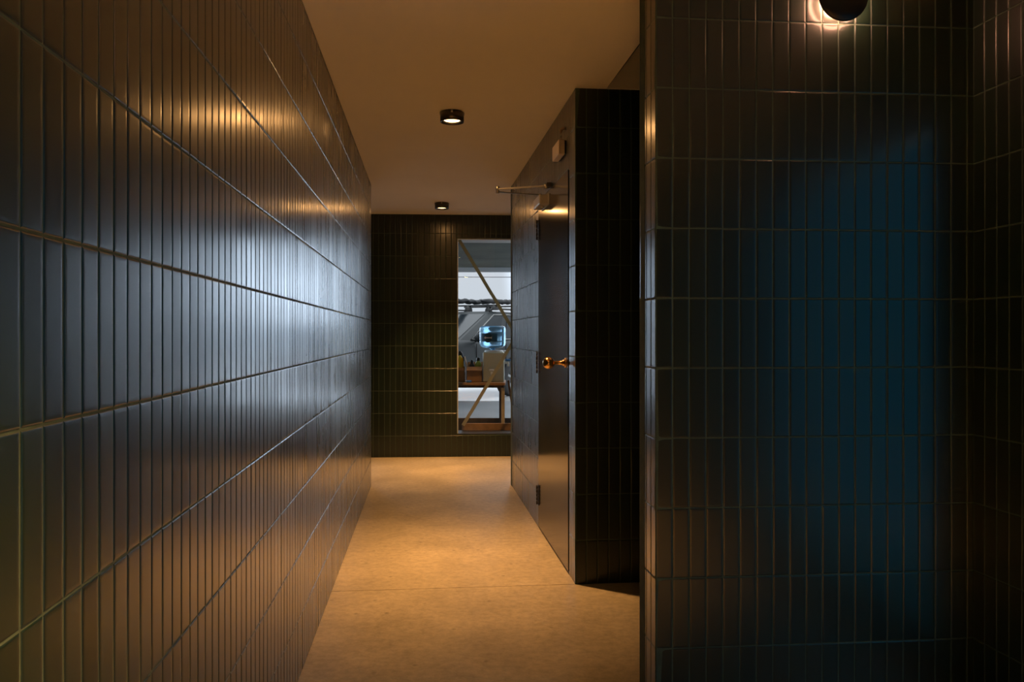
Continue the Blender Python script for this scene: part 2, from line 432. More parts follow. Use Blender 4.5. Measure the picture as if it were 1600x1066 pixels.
# ------------------------------------------------------------------ door with hinges, knob and closer
def dp(a, out, z): return Vector((RW_near[0], RW_near[1], 0)) + du3 * a + dn3 * out + Vector((0, 0, z))
Md = Matrix((du3, dn3, Vector((0, 0, 1)))).transposed()
dc = (D_a + D_b) / 2; dw = D_b - D_a
door = MB(); door.box(dp(dc, -0.018, D_top/2 + 0.004), (dw - 0.012, 0.044, D_top - 0.020), 0, Md, 0.002)
door = door.build('door_1', DOORM); struct(door)
jm = MB()                                                     # black rebated frame behind the leaf
for (a, da) in ((D_a - 0.001, 0.006), (D_b + 0.001, 0.006)):
    jm.box(dp(a, -0.046, D_top / 2), (da, 0.086, D_top), 0, Md)
jm.box(dp(dc, -0.046, D_top + 0.000), (dw, 0.086, 0.006), 0, Md)
jm.box(dp(dc, -0.085, D_top / 2), (dw + 0.02, 0.02, D_top), 0, Md)
jm.build('door_frame', BLACKM, door)
for (y0, y1) in ((345, 376), (549, 583), (757, 787)):
    Zh = 5.36; z0_, z1_ = CH - (y1 - HY)/F*Zh, CH - (y0 - HY)/F*Zh
    hb = MB()
    hb.box(dp(D_b - 0.018, 0.0065, (z0_+z1_)/2), (0.034, 0.004, z1_-z0_), 0, Md, 0.001)
    hb.box(dp(D_b + 0.022, 0.0035, (z0_+z1_)/2), (0.034, 0.004, z1_-z0_), 0, Md, 0.001)
    for k in range(5):
        zz = z0_ + (k + 0.5) * (z1_ - z0_) / 5
        p = dp(D_b + 0.002, 0.012, zz); hh = (z1_ - z0_) / 10 - 0.0012
        hb.lathe([(0, -hh), (0.0075, -hh), (0.0075, hh), (0, hh)], p, (0, 0, 1), 14)
    hg = hb.build('hinge', BLACKM, door)
    sc_ = MB()
    for k in range(3):
        zz = z0_ + (k + 0.5) * (z1_ - z0_) / 3
        for s in (-0.024, 0.028): sc_.lathe([(0.0035, 0), (0.003, 0.0015), (0, 0.002)], dp(D_b + s, 0.0085 if s < 0 else 0.0055, zz), dn3, 10)
    sc_.build('screw', STEEL, hg)
# knob
ku = 0.075 + D_a; kz = CH - (567 - HY) / F * 4.37
kn = MB()
k0 = dp(ku, 0.004, kz)
kn.lathe([(0, 0), (0.026, 0), (0.026, 0.004), (0.024, 0.006), (0.0155, 0.007), (0.0155, 0.016), (0.013, 0.018), (0.0105, 0.019), (0.0098, 0.040),
          (0.0098, 0.058), (0.012, 0.062)], k0, dn3, 36)
rb = 0.0315; cb = 0.062 + rb * 0.90
kn.lathe([(rb * math.sin(PI * i / 16), cb - rb * math.cos(PI * i / 16)) for i in range(1, 17)], k0, dn3, 36)
kno = kn.build('door_knob', BRASS, door); kno['label'] = 'round polished brass knob'
# closer : body on the leaf, two-bar arm reaching into the corridor
cl = empty('door_closer'); cl.parent = door
cu = (5.02 - 4.126) * dlen / dv.y
cz = CH - (315.5 - HY) / F * 5.0
cb_ = MB(); cb_.box(dp(cu, 0.034, cz), (0.24, 0.060, 0.058), 0, Md, 0.006)
cb_.box(dp(cu, 0.007, cz), (0.27, 0.008, 0.066), 0, Md, 0.002)
cb_.lathe([(0.012, 0), (0.012, 0.02), (0, 0.02)], dp(cu + 0.05, 0.034, cz + 0.028), (0, 0, 1), 18)
cb_.lathe([(0.010, 0), (0.010, 0.008), (0, 0.009)], dp(cu - 0.04, 0.034, cz - 0.028), (0, 0, -1), 18)
cb_.build('closer_body', CLOSERM, cl)
elbow = at(777.5, 297, 4.93)
piv = dp(cu + 0.05, 0.034, cz + 0.052)
frm = dp(cu - 0.16, 0.030, D_top + 0.010)
ar = MB()
def bar(mb, a, b, w, h):
    d = (b - a); t = d.normalized(); s = t.cross(Vector((0, 0, 1))).normalized(); v = s.cross(t)
    mb.box((a + b) / 2, (d.length, w, h), 0, Matrix((t, s, v)).transposed(), 0.001)
el = elbow.copy()
bar(ar, piv, Vector((el.x, el.y, el.z - 0.012)), 0.020, 0.006)
bar(ar, frm + Vector((0, 0, 0)), el + Vector((0, 0, 0.004)), 0.016, 0.010)
ar.lathe([(0, -0.020), (0.011, -0.020), (0.011, 0.020), (0.007, 0.024), (0, 0.024)], el, (0, 0, 1), 16)
ar.lathe([(0, -0.014), (0.012, -0.014), (0.012, 0.012), (0, 0.012)], frm, (0, 0, 1), 16)
ar.lathe([(0, -0.022), (0.011, -0.022), (0.011, 0.008), (0, 0.010)], piv, (0, 0, 1), 16)
ar.build('closer_arm', STEEL, cl)
fb = MB(); fb.box(dp(cu - 0.16, 0.016, D_top + 0.014), (0.060, 0.028, 0.026), 0, Md, 0.003)
fb.build('arm_bracket', DARKSTEEL, cl)

# small box above the door
jb = empty('junction_box', dp(0.30, 0.0, 2.2)); tag(jb, 'small beige box fixed high on the tiles above the black door', 'junction box')
jbl = Matrix.Translation(-jb.location)
ja = (4.47 - 4.126) * dlen / dv.y
jz = CH - (227.5 - HY) / F * 4.36 - 0.004
def local(mb, o):
    off = o.location
    mb.v = [(v[0]-off.x, v[1]-off.y, v[2]-off.z) for v in mb.v]; return mb
b1 = MB(); b1.box(dp(ja, 0.024, jz), (0.20, 0.034, 0.078), 0, Md, 0.004); local(b1, jb).build('cover', BOXM, jb)
b2 = MB(); b2.box(dp(ja, 0.0045, jz), (0.19, 0.007, 0.070), 0, Md, 0.001); local(b2, jb).build('back_plate', BLACKM, jb)
b3 = MB(); b3.tube([dp(ja - 0.085, 0.026, jz + 0.036), dp(ja - 0.085, 0.026, jz + 0.088), dp(ja - 0.085, 0.018, jz + 0.098), dp(ja - 0.085, -0.004, jz + 0.100)], 0.009, 12)
local(b3, jb).build('conduit', BOXM, jb)

# ------------------------------------------------------------------ ceiling lamps
WARM = (1.0, 0.485, 0.155)
def area(name, parent, loc, r, power, spread, col=WARM, rot=(0, 0, 0)):
    l = bpy.data.lights.new(name, 'AREA'); l.shape = 'DISK'; l.size = 2 * r; l.energy = power; l.color = col; l.spread = math.radians(spread)
    o = bpy.data.objects.new(name, l); COL.objects.link(o); o.parent = parent; o.location = loc; o.rotation_euler = rot
    return o
def ceiling_lamp(x, y, label, k_=1.0):
    t = empty('ceiling_lamp', (x, y, H)); tag(t, label, 'ceiling lamp', 'round downlights under the corridor ceiling')
    r, h = 0.065, 0.056
    m = MB()
    m.lathe([(0, 0), (0.060, 0), (0.060, -0.004), (r, -0.004), (r, -h), (r - 0.004, -h), (r - 0.004, -h + 0.010), (0.043, -h + 0.012), (0, -h + 0.014)], n=48)
    m.build('housing', LAMPM, t)
    rg = MB(); rg.lathe([(0.043, -h + 0.0115), (0.046, -h + 0.006), (0.050, -h + 0.0055), (0.052, -h + 0.011)], n=48); rg.build('bezel', STEEL, t)
    ln = MB(); ln.lathe([(0.0425, -h + 0.0105), (0.030, -h + 0.0085), (0, -h + 0.0075)], n=40); ln.build('lens', LENS, t)
    for k in range(4):
        ck = MB()
        a = -PI/2 + k * PI / 2 + 0.05
        ck.box((r * math.cos(a), r * math.sin(a), -0.010), (0.006, 0.010, 0.014), 0, Matrix.Rotation(a, 3, 'Z'), 0.001)
        ck.build('clip', STEEL, t)
    area('lamp_light', t, (0, 0, -h - 0.001), 0.042, LAMP_W * k_, SPREAD)
    area('lamp_light', t, (0, 0, -h - 0.002), 0.042, LAMP_G, 180)
    return t
LAMP_W, LAMP_G = 19, 2.5
SPREAD = 78
ceiling_lamp(-0.329, 4.57, 'nearer and larger of the two round dark downlights on the corridor ceiling')
ceiling_lamp(0.10, 0.30, 'unseen downlight added above the viewer to brighten the near ceiling', 4.7)  # added lamp out of view, lifts the light on the near ceiling
ceiling_lamp(-0.649, 7.70, 'farther downlight on the ceiling close to the back wall and window')

# ------------------------------------------------------------------ wall lamps (disc in front of a glowing ring)
GLOWSIDE = mat('led_side_glow', (0.9, 0.8, 0.7), 0.5, emit=(1.0, 0.43, 0.24), estr=125)
def wall_lamp(p, n, label):
    n = Vector(n).normalized()
    q = Vector((0, 0, 1)).rotation_difference(n).to_matrix()
    t = empty('wall_lamp', p, q); tag(t, label, 'wall lamp')
    m = MB(); m.lathe([(0, 0.001), (0.045, 0.001), (0.045, 0.030), (0.040, 0.034), (0, 0.034)], n=40); m.build('base', BLACKM, t)
    d = MB(); d.lathe([(0, 0.034), (0.060, 0.034), (0.080, 0.040), (0.083, 0.043), (0.083, 0.048), (0.080, 0.052), (0.055, 0.058), (0, 0.060)], n=64); d.build('shade', BLACKM, t)
    e = MB(); e.lathe([(0.0455, 0.006), (0.0455, 0.028)], n=48); e.build('light_strip', GLOWSIDE, t)
    g = MB(); g.lathe([(0.070, 0.0360), (0.0795, 0.0385)], n=64); g.build('light_ring', RINGGLOW, t)
    return t
pn3 = Vector((0.092, -1, 0)).normalized()
wp_ = at(1317, -6, 2.715) - pn3 * 0.045
wp_.y = zp(wp_.x); 
wall_lamp(wp_, pn3, 'black disc wall lamp with a glowing rim at the top of the right tiled partition')
nr_n = Vector((-nru.y, nru.x, 0))
if nr_n.x > 0: nr_n = -nr_n

# ------------------------------------------------------------------ glazed door in the near right wall (beside the camera)
nr3 = Vector((nru.x, nru.y, 0))
def rp(a, out, z): return Vector((P_r[0], P_r[1], 0)) + nr3 * a - nr_n * out + Vector((0, 0, z))
Mr = Matrix((nr3, -nr_n, Vector((0, 0, 1)))).transposed()
w2 = empty('window_2'); struct(w2)
fm = MB(); oc = (O_a + O_b) / 2; ol = O_b - O_a
for (a, z, da, dz) in ((oc, O_top - 0.02, ol, 0.04), (oc, 0.12, ol, 0.04), (O_a + 0.008, 1.06, 0.016, 1.84), (O_b - 0.02, 1.06, 0.04, 1.84)):
    fm.box(rp(a, 0.032, z), (da, 0.05, dz), 0, Mr, 0.002)
fm.build('window_frame', BLACKM, w2)
gp = MB(); gp.box(rp(oc, 0.032, 1.06), (ol - 0.03, 0.006, 1.84), 0, Mr); gp.build('window_pane', BLUEGLASS, w2)

# ------------------------------------------------------------------ outside : ground, carport, cable
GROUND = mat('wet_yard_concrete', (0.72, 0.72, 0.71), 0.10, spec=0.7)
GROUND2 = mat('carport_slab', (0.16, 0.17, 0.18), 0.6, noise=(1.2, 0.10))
gr = MB()
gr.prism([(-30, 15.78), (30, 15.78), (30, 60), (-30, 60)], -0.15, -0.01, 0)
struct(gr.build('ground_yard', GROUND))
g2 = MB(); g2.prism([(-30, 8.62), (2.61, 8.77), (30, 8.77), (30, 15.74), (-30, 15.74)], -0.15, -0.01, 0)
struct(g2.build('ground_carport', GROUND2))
SOFF = mat('carport_soffit', (0.055, 0.066, 0.054), 0.8, noise=(1.5, 0.4))
BEAM = mat('pale_painted_beam', (0.62, 0.67, 0.72), 0.6)
cp = MB(); cp.prism([(-2.8, 8.60), (0.12, 8.73), (0.12, 15.5), (-2.8, 15.5)], 2.50, 2.58, 0)
cp.v = [(v[0], v[1], v[2]) for v in cp.v]
cpo = cp.build('carport_roof', SOFF); struct(cpo)
bmn = MB(); bmn.box((-1.34, 15.55, 2.48), (2.92, 0.10, 0.13), 0, None, 0.004); struct(bmn.build('carport_beam', BEAM))
cpst = MB()
for px in (-2.74, ):
    cpst.box((px, 15.55, 1.20), (0.12, 0.12, 2.44), 0, None, 0.005)
struct(cpst.build('carport_post', BEAM))
blk = MB(); blk.box((-1.54, 12.05, 1.245), (0.66, 0.24, 2.51), 0, None, 0.004); struct(blk.build('added_sky_blocker', mat('blocker_dark_grey', (0.05, 0.05, 0.05), 0.8)))  # unseen dark slab added to keep bright sky out of the door wall reflections
CABLE = mat('cable_rubber', (0.05, 0.05, 0.05), 0.7)
cbm = MB(); cbm.tube([at(560, 431, 30) , at(714, 433, 30), at(797, 433.2, 30), at(1000, 430, 30)], 0.012, 8)
tag(cbm.build('overhead_cable', CABLE), 'thin overhead cable crossing the white sky above the parked car', 'cable')

# ------------------------------------------------------------------ car
PAINT = mat('dark_grey_car_paint', (0.030, 0.035, 0.037), 0.5, spec=0.25)
TRIMB = mat('black_car_plastic', (0.012, 0.012, 0.013), 0.6)
CGLASS = mat('smoked_car_glass', (0.014, 0.019, 0.023), 0.12, spec=0.15)
CHROME = mat('satin_chrome', (0.22, 0.22, 0.21), 0.4, metal=0.5)
RUBBER = mat('tyre_rubber', (0.015, 0.015, 0.016), 0.75)
ALLOY = mat('grey_alloy', (0.30, 0.31, 0.32), 0.35, metal=0.8)
LAMPG = mat('headlamp_lens', (0.7, 0.72, 0.75), 0.1)
HEAD = math.radians(31)
hx = Vector((-math.sin(HEAD), -math.cos(HEAD), 0)); lf = Vector((-hx.y, hx.x, 0))
WFL = at(690, 524, 15.1); WFL.z = 0
CO = WFL - lf * 0.86; CO.z = -0.01
Mc = Matrix((hx, lf, Vector((0, 0, 1)))).transposed()
car = empty('car', CO, Mc); tag(car, 'dark grey sport utility car parked outside the window with loaded roof rack', 'car')
bd = MB(); WB = -2.38
st = [(0.97, 0.62, 0.42, 0.80), (0.93, 0.74, 0.34, 0.92), (0.80, 0.86, 0.28, 1.00), (0.40, 0.92, 0.27, 1.07), (0.0, 0.94, 0.27, 1.10), (-0.75, 0.95, 0.27, 1.15),
      (-2.0, 0.95, 0.27, 1.15), (WB, 0.95, 0.28, 1.16), (-3.45, 0.92, 0.32, 1.15), (-3.68, 0.84, 0.40, 1.08), (-3.76, 0.70, 0.50, 0.90)]
rings = []
for (x, w, b0, bl) in st:
    half = [(0.0, b0), (w * 0.90, b0), (w * 0.985, b0 + 0.10), (w, (b0 + bl) / 2), (w * 0.985, bl - 0.16), (w * 0.955, bl - 0.05), (w * 0.90, bl), (0.0, bl + 0.03)]
    rings.append([(x, y, z) for y, z in half] + [(x, -y, z) for y, z in reversed(half[1:-1])])
bd.grid(rings, 0, True, True, True, True)
body = bd.build('body', PAINT, car)
# cut the wheel arches
ct = MB()
for wx in (0.0, WB):
    for s in (-1, 1):
        ct.lathe([(0, -0.26), (0.42, -0.26), (0.42, 0.26), (0, 0.26)], (wx, s * 0.88, 0.385), (0, 1, 0), 32)
cut = ct.build('arch_cut', TRIMB, car)
bo = body.modifiers.new('arches', 'BOOLEAN'); bo.object = cut; bo.operation = 'DIFFERENCE'; bo.solver = 'EXACT'
bpy.context.view_layer.update()
dg = bpy.context.evaluated_depsgraph_get()
nm = bpy.data.meshes.new_from_object(body.evaluated_get(dg)); body.modifiers.clear(); body.data = nm
bpy.data.objects.remove(cut, do_unlink=True)
# cabin
gh = MB()
bot = [(-0.64, 0.80), (-0.88, 0.865), (-2.2, 0.87), (-3.50, 0.80)]; top = [(-2.00, 0.58), (-2.15, 0.64), (-2.6, 0.66), (-3.22, 0.60)]
def ghp(i, s, t, zt=1.70, zb_=1.13):
    b_, t_ = bot[i], top[i]
    return Vector((b_[0] + (t_[0] - b_[0]) * t, s * (b_[1] + (t_[1] - b_[1]) * t), zb_ + (zt - zb_) * t))
rows = []
for t in (0, 0.33, 0.66, 1.0):
    rows.append([ghp(i, 1, t) for i in range(4)] + [ghp(i, -1, t) for i in (3, 2, 1, 0)])
rows.append([(p.x + (0.10 if i in (3, 4) else -0.06 if i in (0, 7) else 0), p.y * 0.86, 1.735) for i, p in enumerate(rows[-1])])
gh.grid(rows, 0, False, True, False, True)
gh.build('cabin', PAINT, car)
def panel(name, pts, m, off=0.008, parent=car):
    pts = [Vector(p) for p in pts]; nrm = (pts[1] - pts[0]).cross(pts[2] - pts[0]).normalized()
    c = sum(pts, Vector()) / len(pts)
    if nrm.dot(c - Vector((-2.2, 0, 1.2))) < 0: nrm = -nrm
    mb = MB(); f = [p + nrm * off for p in pts]; bk = [p - nrm * 0.01 for p in pts]
    mb.face(f); mb.face(list(reversed(bk)))
    for k in range(len(pts)): mb.face([f[k], f[(k+1) % len(pts)], bk[(k+1) % len(pts)], bk[k]])
    return mb.build(name, m, parent)
def lerp(a, b, t): return a + (b - a) * t
panel('windshield', [lerp(ghp(0, 1, .06), ghp(0, -1, .06), .05), lerp(ghp(0, 1, .06), ghp(0, -1, .06), .95), lerp(ghp(0, 1, .95), ghp(0, -1, .95), .95), lerp(ghp(0, 1, .95), ghp(0, -1, .95), .05)], CGLASS)
panel('rear_window', [lerp(ghp(3, 1, .2), ghp(3, -1, .2), .1), lerp(ghp(3, 1, .2), ghp(3, -1, .2), .9), lerp(ghp(3, 1, .9), ghp(3, -1, .9), .9), lerp(ghp(3, 1, .9), ghp(3, -1, .9), .1)], CGLASS)
for s in (1, -1):
    # side glass from pillar to pillar, split at the door pillar
    fp = [ghp(1, s, .10), lerp(ghp(1, s, .10), ghp(2, s, .10), .80), lerp(ghp(1, s, .90), ghp(2, s, .90), .70), ghp(1, s, .88)]
    panel('side_window', fp, CGLASS, 0.012)
    rp_ = [ghp(2, s, .10), lerp(ghp(2, s, .10), ghp(3, s, .12), .75), lerp(ghp(2, s, .9), ghp(3, s, .88), .65), ghp(2, s, .90)]
    panel('side_window', rp_, CGLASS, 0.012)
    tr = MB(); o_ = Vector((0, s * 0.014, 0))
    tr.tube([ghp(3, s, .10) + o_, ghp(2, s, .06) + o_, ghp(1, s, .06) + o_, ghp(1, s, .5) + o_, ghp(1, s, .93) + o_, ghp(2, s, .95) + o_, lerp(ghp(2, s, .95), ghp(3, s, .93), .8) + o_], 0.012, 8)
    tr.build('window_trim', CHROME, car)
    mr_ = MB(); mr_.ball((-0.98, s * 1.06, 1.20), 0.13, 0, 20, (0.55, 1.0, 0.72)); mr_.tube([(-1.05, s * 0.90, 1.14), (-1.03, s * 1.0, 1.16)], 0.03)
    mo = mr_.build('side_mirror', PAINT, car)
    ms = MB(); ms.box((-0.955, s * 1.06, 1.165), (0.02, 0.20, 0.025), 0, None, 0.004); ms.build('mirror_strip', CHROME, mo)
    hl = MB(); hl.box((0.86, s * 0.64, 0.86), (0.14, 0.34, 0.13), 0, Matrix.Rotation(-s * 0.35, 3, 'Z'), 0.03); hl.build('headlamp', LAMPG, car)
    rl = MB(); rl.tube([(-2.02, s * 0.60, 1.735), (-2.10, s * 0.60, 1.79), (-3.15, s * 0.60, 1.79), (-3.22, s * 0.60, 1.73)], 0.018, 10); rl.build('roof_rail', TRIMB, car)
    for dxh in (-1.75, -2.75):
        hd = MB(); hd.box((dxh - 0.28, s * 0.965, 0.93), (0.20, 0.02, 0.03), 0, None, 0.006); hd.build('door_handle', CHROME, car)
    dl = MB()
    for dxl in (-1.02, -2.10):
        dl.box((dxl, s * 0.951, 0.74), (0.012, 0.012, 0.68), 0)
    dl.box((-2.0, s * 0.945, 0.34), (2.0, 0.03, 0.09), 0, None, 0.01)
    dl.build('door_seam', TRIMB, car)
    for wx in (0.0, WB):
        wh = MB(); cwy = s * 0.85
        wh.lathe([(0.235, -0.115), (0.33, -0.12), (0.365, -0.10), (0.375, -0.05), (0.375, 0.05), (0.365, 0.10), (0.33, 0.12), (0.235, 0.115)], (wx, cwy, 0.375), (0, s, 0), 48)
        w_ = wh.build('wheel', RUBBER, car)
        rm = MB()
        rm.lathe([(0.24, -0.11), (0.245, 0.105), (0.225, 0.11), (0.215, 0.06), (0.0, 0.02)], (wx, cwy, 0.375), (0, s, 0), 48)
        for k in range(5):
            a = 2 * PI * k / 5 + 0.3
            rm.box((wx + 0.125 * math.cos(a), cwy + s * 0.085, 0.375 + 0.125 * math.sin(a)), (0.20, 0.03, 0.055), 0, Matrix.Rotation(-a, 3, 'Y'), 0.008)
        rm.lathe([(0.06, 0.07), (0.055, 0.105), (0, 0.108)], (wx, cwy, 0.375), (0, s, 0), 24)
        rm.build('rim', ALLOY, w_)
gl = MB(); gl.box((0.955, 0, 0.72), (0.05, 1.0, 0.20), 0, None, 0.02); gl.box((0.93, 0, 0.45), (0.08, 1.3, 0.14), 0, None, 0.03); gl.build('grille', TRIMB, car)
# roof rack
rk = empty('roof_rack'); rk.parent = car
for bxp in (-2.22, -3.0):
    cbx = MB(); cbx.box((bxp, 0, 1.865), (0.07, 1.36, 0.030), 0, None, 0.010); cbx.build('crossbar', TRIMB, rk)
    for s in (-1, -0.08, 1):
        ft = MB(); ft.lathe([(0.085, 0), (0.075, 0.05), (0.045, 0.095), (0.0, 0.10)], (bxp, s * 0.60, 1.765), (0, 0, 1), 16); ft.build('rack_foot', TRIMB, rk)
TARP = mat('black_tarpaulin', (0.02, 0.021, 0.024), 0.7, bump=(9, 0.6, 0.03))
def bundle(p0, p1, r, label, seed):
    rr = random.Random(seed); m = MB(); rings = []; n = 14
    p0, p1 = Vector(p0), Vector(p1); t = (p1 - p0).normalized(); a = t.cross(Vector((0, 0, 1))).normalized(); b = a.cross(t)
    for i in range(22):
        q = i / 21; e = math.sin(PI * min(1, max(0, q * 6)) / 2) * math.sin(PI * min(1, max(0, (1 - q) * 6)) / 2) * 0.8 + 0.2
        c = p0 + (p1 - p0) * q + b * rr.gauss(0, 0.008)
        rings.append([c + (a * math.cos(2*PI*k/n) * 1.4 + b * math.sin(2*PI*k/n)) * r * e * (1 + rr.gauss(0, 0.10)) for k in range(n)])
    m.grid(rings, 0, True, True, True, True)
    o = m.build('rolled_tarpaulin', TARP); tag(o, label, 'tarpaulin'); 
    return o
def cw(x, y, z): return CO + hx * x + lf * y + Vector((0, 0, z))
bundle(cw(-2.0, 0.40, 1.957), cw(-3.35, 0.44, 1.957), 0.047, 'black rolled bundle lying on the right side of the car roof rack', 3)
bundle(cw(-1.75, -0.30, 1.962), cw(-3.2, -0.10, 1.962), 0.05, 'black rolled bundle lying on the left side of the car roof rack', 5)

# ------------------------------------------------------------------ table outside the window
WOOD = mat('raw_brown_wood', (0.28, 0.155, 0.075), 0.65, noise=(14, 0.25))
WOODD = mat('dark_weathered_wood', (0.10, 0.060, 0.040), 0.7, noise=(12, 0.3))
WOODP = mat('pale_pine_wood', (0.46, 0.38, 0.25), 0.65, noise=(12, 0.2))
TZ = 0.735
tb = empty('wooden_table', (-0.6, 9.05, 0)); tag(tb, 'rough wooden table standing outside the window carrying the water cooler', 'table')
def tpart(name, c, d, m, M=None, bev=0.003):
    q = MB(); q.box(Vector(c) - tb.location, d, 0, M, bev); return q.build(name, m, tb)
txr = -0.07
tpart('tabletop', ((-1.25 + txr) / 2, 9.05, TZ - 0.014), (txr + 1.25, 0.56, 0.028), WOOD)
tpart('apron', ((-1.25 + txr) / 2, 8.81, TZ - 0.042), (txr + 1.22, 0.02, 0.026), WOODD)
for (lx, ly, m, w) in ((-0.095, 8.83, WOODP, 0.036), (-0.125, 9.28, WOODD, 0.036), (-1.20, 8.83, WOODP, 0.036), (-1.20, 9.28, WOODD, 0.036)):
    tpart('leg', (lx, ly, (TZ - 0.055 - 0.01) / 2), (w, w, TZ - 0.055 + 0.01), m)
tpart('stretcher_board', (-0.25, 8.80, 0.215), (0.56, 0.022, 0.18), WOOD)
tpart('stretcher_board', (-0.60, 9.31, 0.215), (1.22, 0.022, 0.19), WOODD)
pk = MB(); pa, pb3 = at(788.5, 599, 8.905), at(799, 668, 8.905)
pa.z = TZ + 0.02; pb3.z = -0.01 + 0.004; pb3.x += 0.085; pb3.y = 8.905; pa.y = 8.905; pa.x = -0.04
tt = (pb3 - pa).normalized(); ss = Vector((0, 1, 0)); vv = tt.cross(ss)
pk.box((pa + pb3) / 2, ((pb3 - pa).length, 0.09, 0.022), 0, Matrix((tt, ss, vv)).transposed(), 0.002)
tag(pk.build('wooden_plank', WOODD), 'narrow brown wooden plank leaning against the right end of the table outside', 'plank')

# water cooler and bottle
BEIGE = mat('beige_enamel', (0.56, 0.60, 0.50), 0.5)
WHITEP = mat('white_plastic', (0.75, 0.76, 0.76), 0.4)
BLUEP = mat('blue_plastic', (0.03, 0.16, 0.45), 0.35)
wd = empty('water_dispenser', (-0.197, 9.02, TZ)); tag(wd, 'beige tabletop water dispenser under the upturned blue water bottle', 'water dispenser')
q = MB(); q.box((0, 0, 0.160), (0.228, 0.24, 0.318), 0, None, 0.012); q.build('body', BEIGE, wd)
q = MB(); q.lathe([(0, 0.317), (0.10, 0.317), (0.10, 0.335), (0.085, 0.340), (0.050, 0.332), (0, 0.330)], n=36); q.build('collar', WHITEP, wd)
def tap(x, y, z, d, m1, m2):
    q = MB(); d = Vector(d)
    p = Vector((x, y, z)); q.tube([p, p + d * 0.05], 0.012, 12); q.tube([p + d * 0.042 + Vector((0, 0, 0.012)), p + d * 0.046 + Vector((0, 0, -0.04))], 0.011, 12)
    t_ = q.build('tap', m1, wd)
    q = MB(); q.box(p + d * 0.045 + Vector((0, 0, 0.028)), (0.05, 0.03, 0.022), 0, None, 0.006); q.build('tap_lever', m2, t_)
tap(0.112, -0.02, 0.205, (1, 0, 0), WHITEP, BLUEP)
tap(-0.02, -0.118, 0.10, (0, -1, 0), WHITEP, WHITEP)
BOTTLE = mat('blue_bottle_water', (0.30, 0.58, 0.82), 0.08, trans=0.65, ior=1.22)
wb = empty('water_bottle', (-0.211, 9.02, TZ + 0.316)); tag(wb, 'upturned translucent blue water bottle on the beige dispenser outside the window', 'water bottle')
q = MB()
R_ = 0.142
prof = [(0, -0.0), (0.026, 0.0), (0.028, 0.012), (0.040, 0.020), (0.100, 0.026), (0.128, 0.040), (0.1385, 0.060), (R_, 0.085), (R_, 0.095), (R_ - 0.002, 0.099), (R_, 0.103), (R_, 0.190),
        (R_ - 0.002, 0.194), (R_, 0.198), (R_, 0.225), (0.138, 0.243), (0.126, 0.256), (0.105, 0.261), (0.06, 0.257), (0, 0.255)]
prof = [(r, h + 0.0255) for r, h in prof]
q.lathe(prof, n=64); wbo = q.build('bottle_body', BOTTLE, wb)
LBL = mat('deep_blue_label', (0.008, 0.075, 0.17), 0.45)
LBL2 = mat('dark_green_label_disc', (0.006, 0.030, 0.040), 0.45)
LBLW = mat('white_label_print', (0.62, 0.60, 0.62), 0.5)
def curved(name, a0, a1, zz0, zz1, m, dr, parent, shape=None):
    q = MB(); n = 20; A0, A1 = [], []
    for i in range(n + 1):
        a = a0 + (a1 - a0) * i / n
        lo, hi = (zz0, zz1) if shape is None else shape(i / n)
        A0.append((math.cos(a) * (R_ + dr), math.sin(a) * (R_ + dr), lo)); A1.append((math.cos(a) * (R_ + dr), math.sin(a) * (R_ + dr), hi))
    q.grid([A0, A1], 0, True, False); return q.build(name, m, parent)
am = -PI / 2
lb = curved('label', am - 0.95, am + 0.38, 0.118, 0.205, LBL, 0.0015, wb)
cz_ = 0.158
curved('label_disc', am - 0.66, am - 0.02, 0, 0, LBL2, 0.0025, lb, lambda t: (cz_ - 0.052 * math.sqrt(max(0, 1 - (2*t-1)**2)) - 1e-4, cz_ + 0.052 * math.sqrt(max(0, 1 - (2*t-1)**2)) + 1e-4))
def mark(t):
    if t < 0.18: h = 0.003 + 0.011 * (t / 0.18)
    elif t < 0.30: h = 0.014 - 0.009 * ((t - 0.18) / 0.12)
    elif t < 0.85: h = 0.0045
    else: h = 0.0045 + 0.008 * ((t - 0.85) / 0.15)
    return (cz_ - h, cz_ + h)
curved('label_mark', am - 0.64, am - 0.03, 0, 0, LBLW, 0.0035, lb, mark)

# cardboard boxes and their contents
CARD = mat('brown_cardboard', (0.36, 0.20, 0.095), 0.8, noise=(10, 0.12))
CARDO = mat('orange_cardboard', (0.42, 0.20, 0.07), 0.8, noise=(10, 0.12))
def open_box(c, d, label, m, flaps):
    t = empty('cardboard_box', c); tag(t, label, 'cardboard box')
    q = MB(); w, dp_, h = d; th = 0.004
    q.box((0, 0, th / 2 + 0.001), (w, dp_, th)); 
    for s in (-1, 1):
        q.box((s * (w / 2 - th / 2), 0, h / 2 + 0.001), (th, dp_, h)); q.box((0, s * (dp_ / 2 - th / 2), h / 2 + 0.001), (w, th, h))
    q.build('walls', m, t)
    for (side, ang, ln) in flaps:
        q = MB()
        if side in ('front', 'back'):
            s = -1 if side == 'front' else 1
            q.box((0, s * (dp_ / 2 + math.sin(ang) * ln / 2), h + math.cos(ang) * ln / 2), (w, th, ln), 0, Matrix.Rotation(-s * ang, 3, 'X'))
        else:
            s = -1 if side == 'left' else 1
            q.box((s * (w / 2 + math.sin(ang) * ln / 2), 0, h + math.cos(ang) * ln / 2), (th, dp_, ln), 0, Matrix.Rotation(s * ang, 3, 'Y'))
        q.build('flap', m, t)
    return t
open_box((-0.402, 8.98, TZ), (0.165, 0.20, 0.165), 'open brown cardboard box with raised flaps on the table left of the dispenser', CARD, [('front', 2.3, 0.06), ('left', 0.25, 0.11), ('back', 0.5, 0.05)])
open_box((-0.560, 9.00, TZ), (0.105, 0.20, 0.155), 'narrow orange cardboard box on the table at the left edge of the window', CARDO, [('front', 2.7, 0.04)])
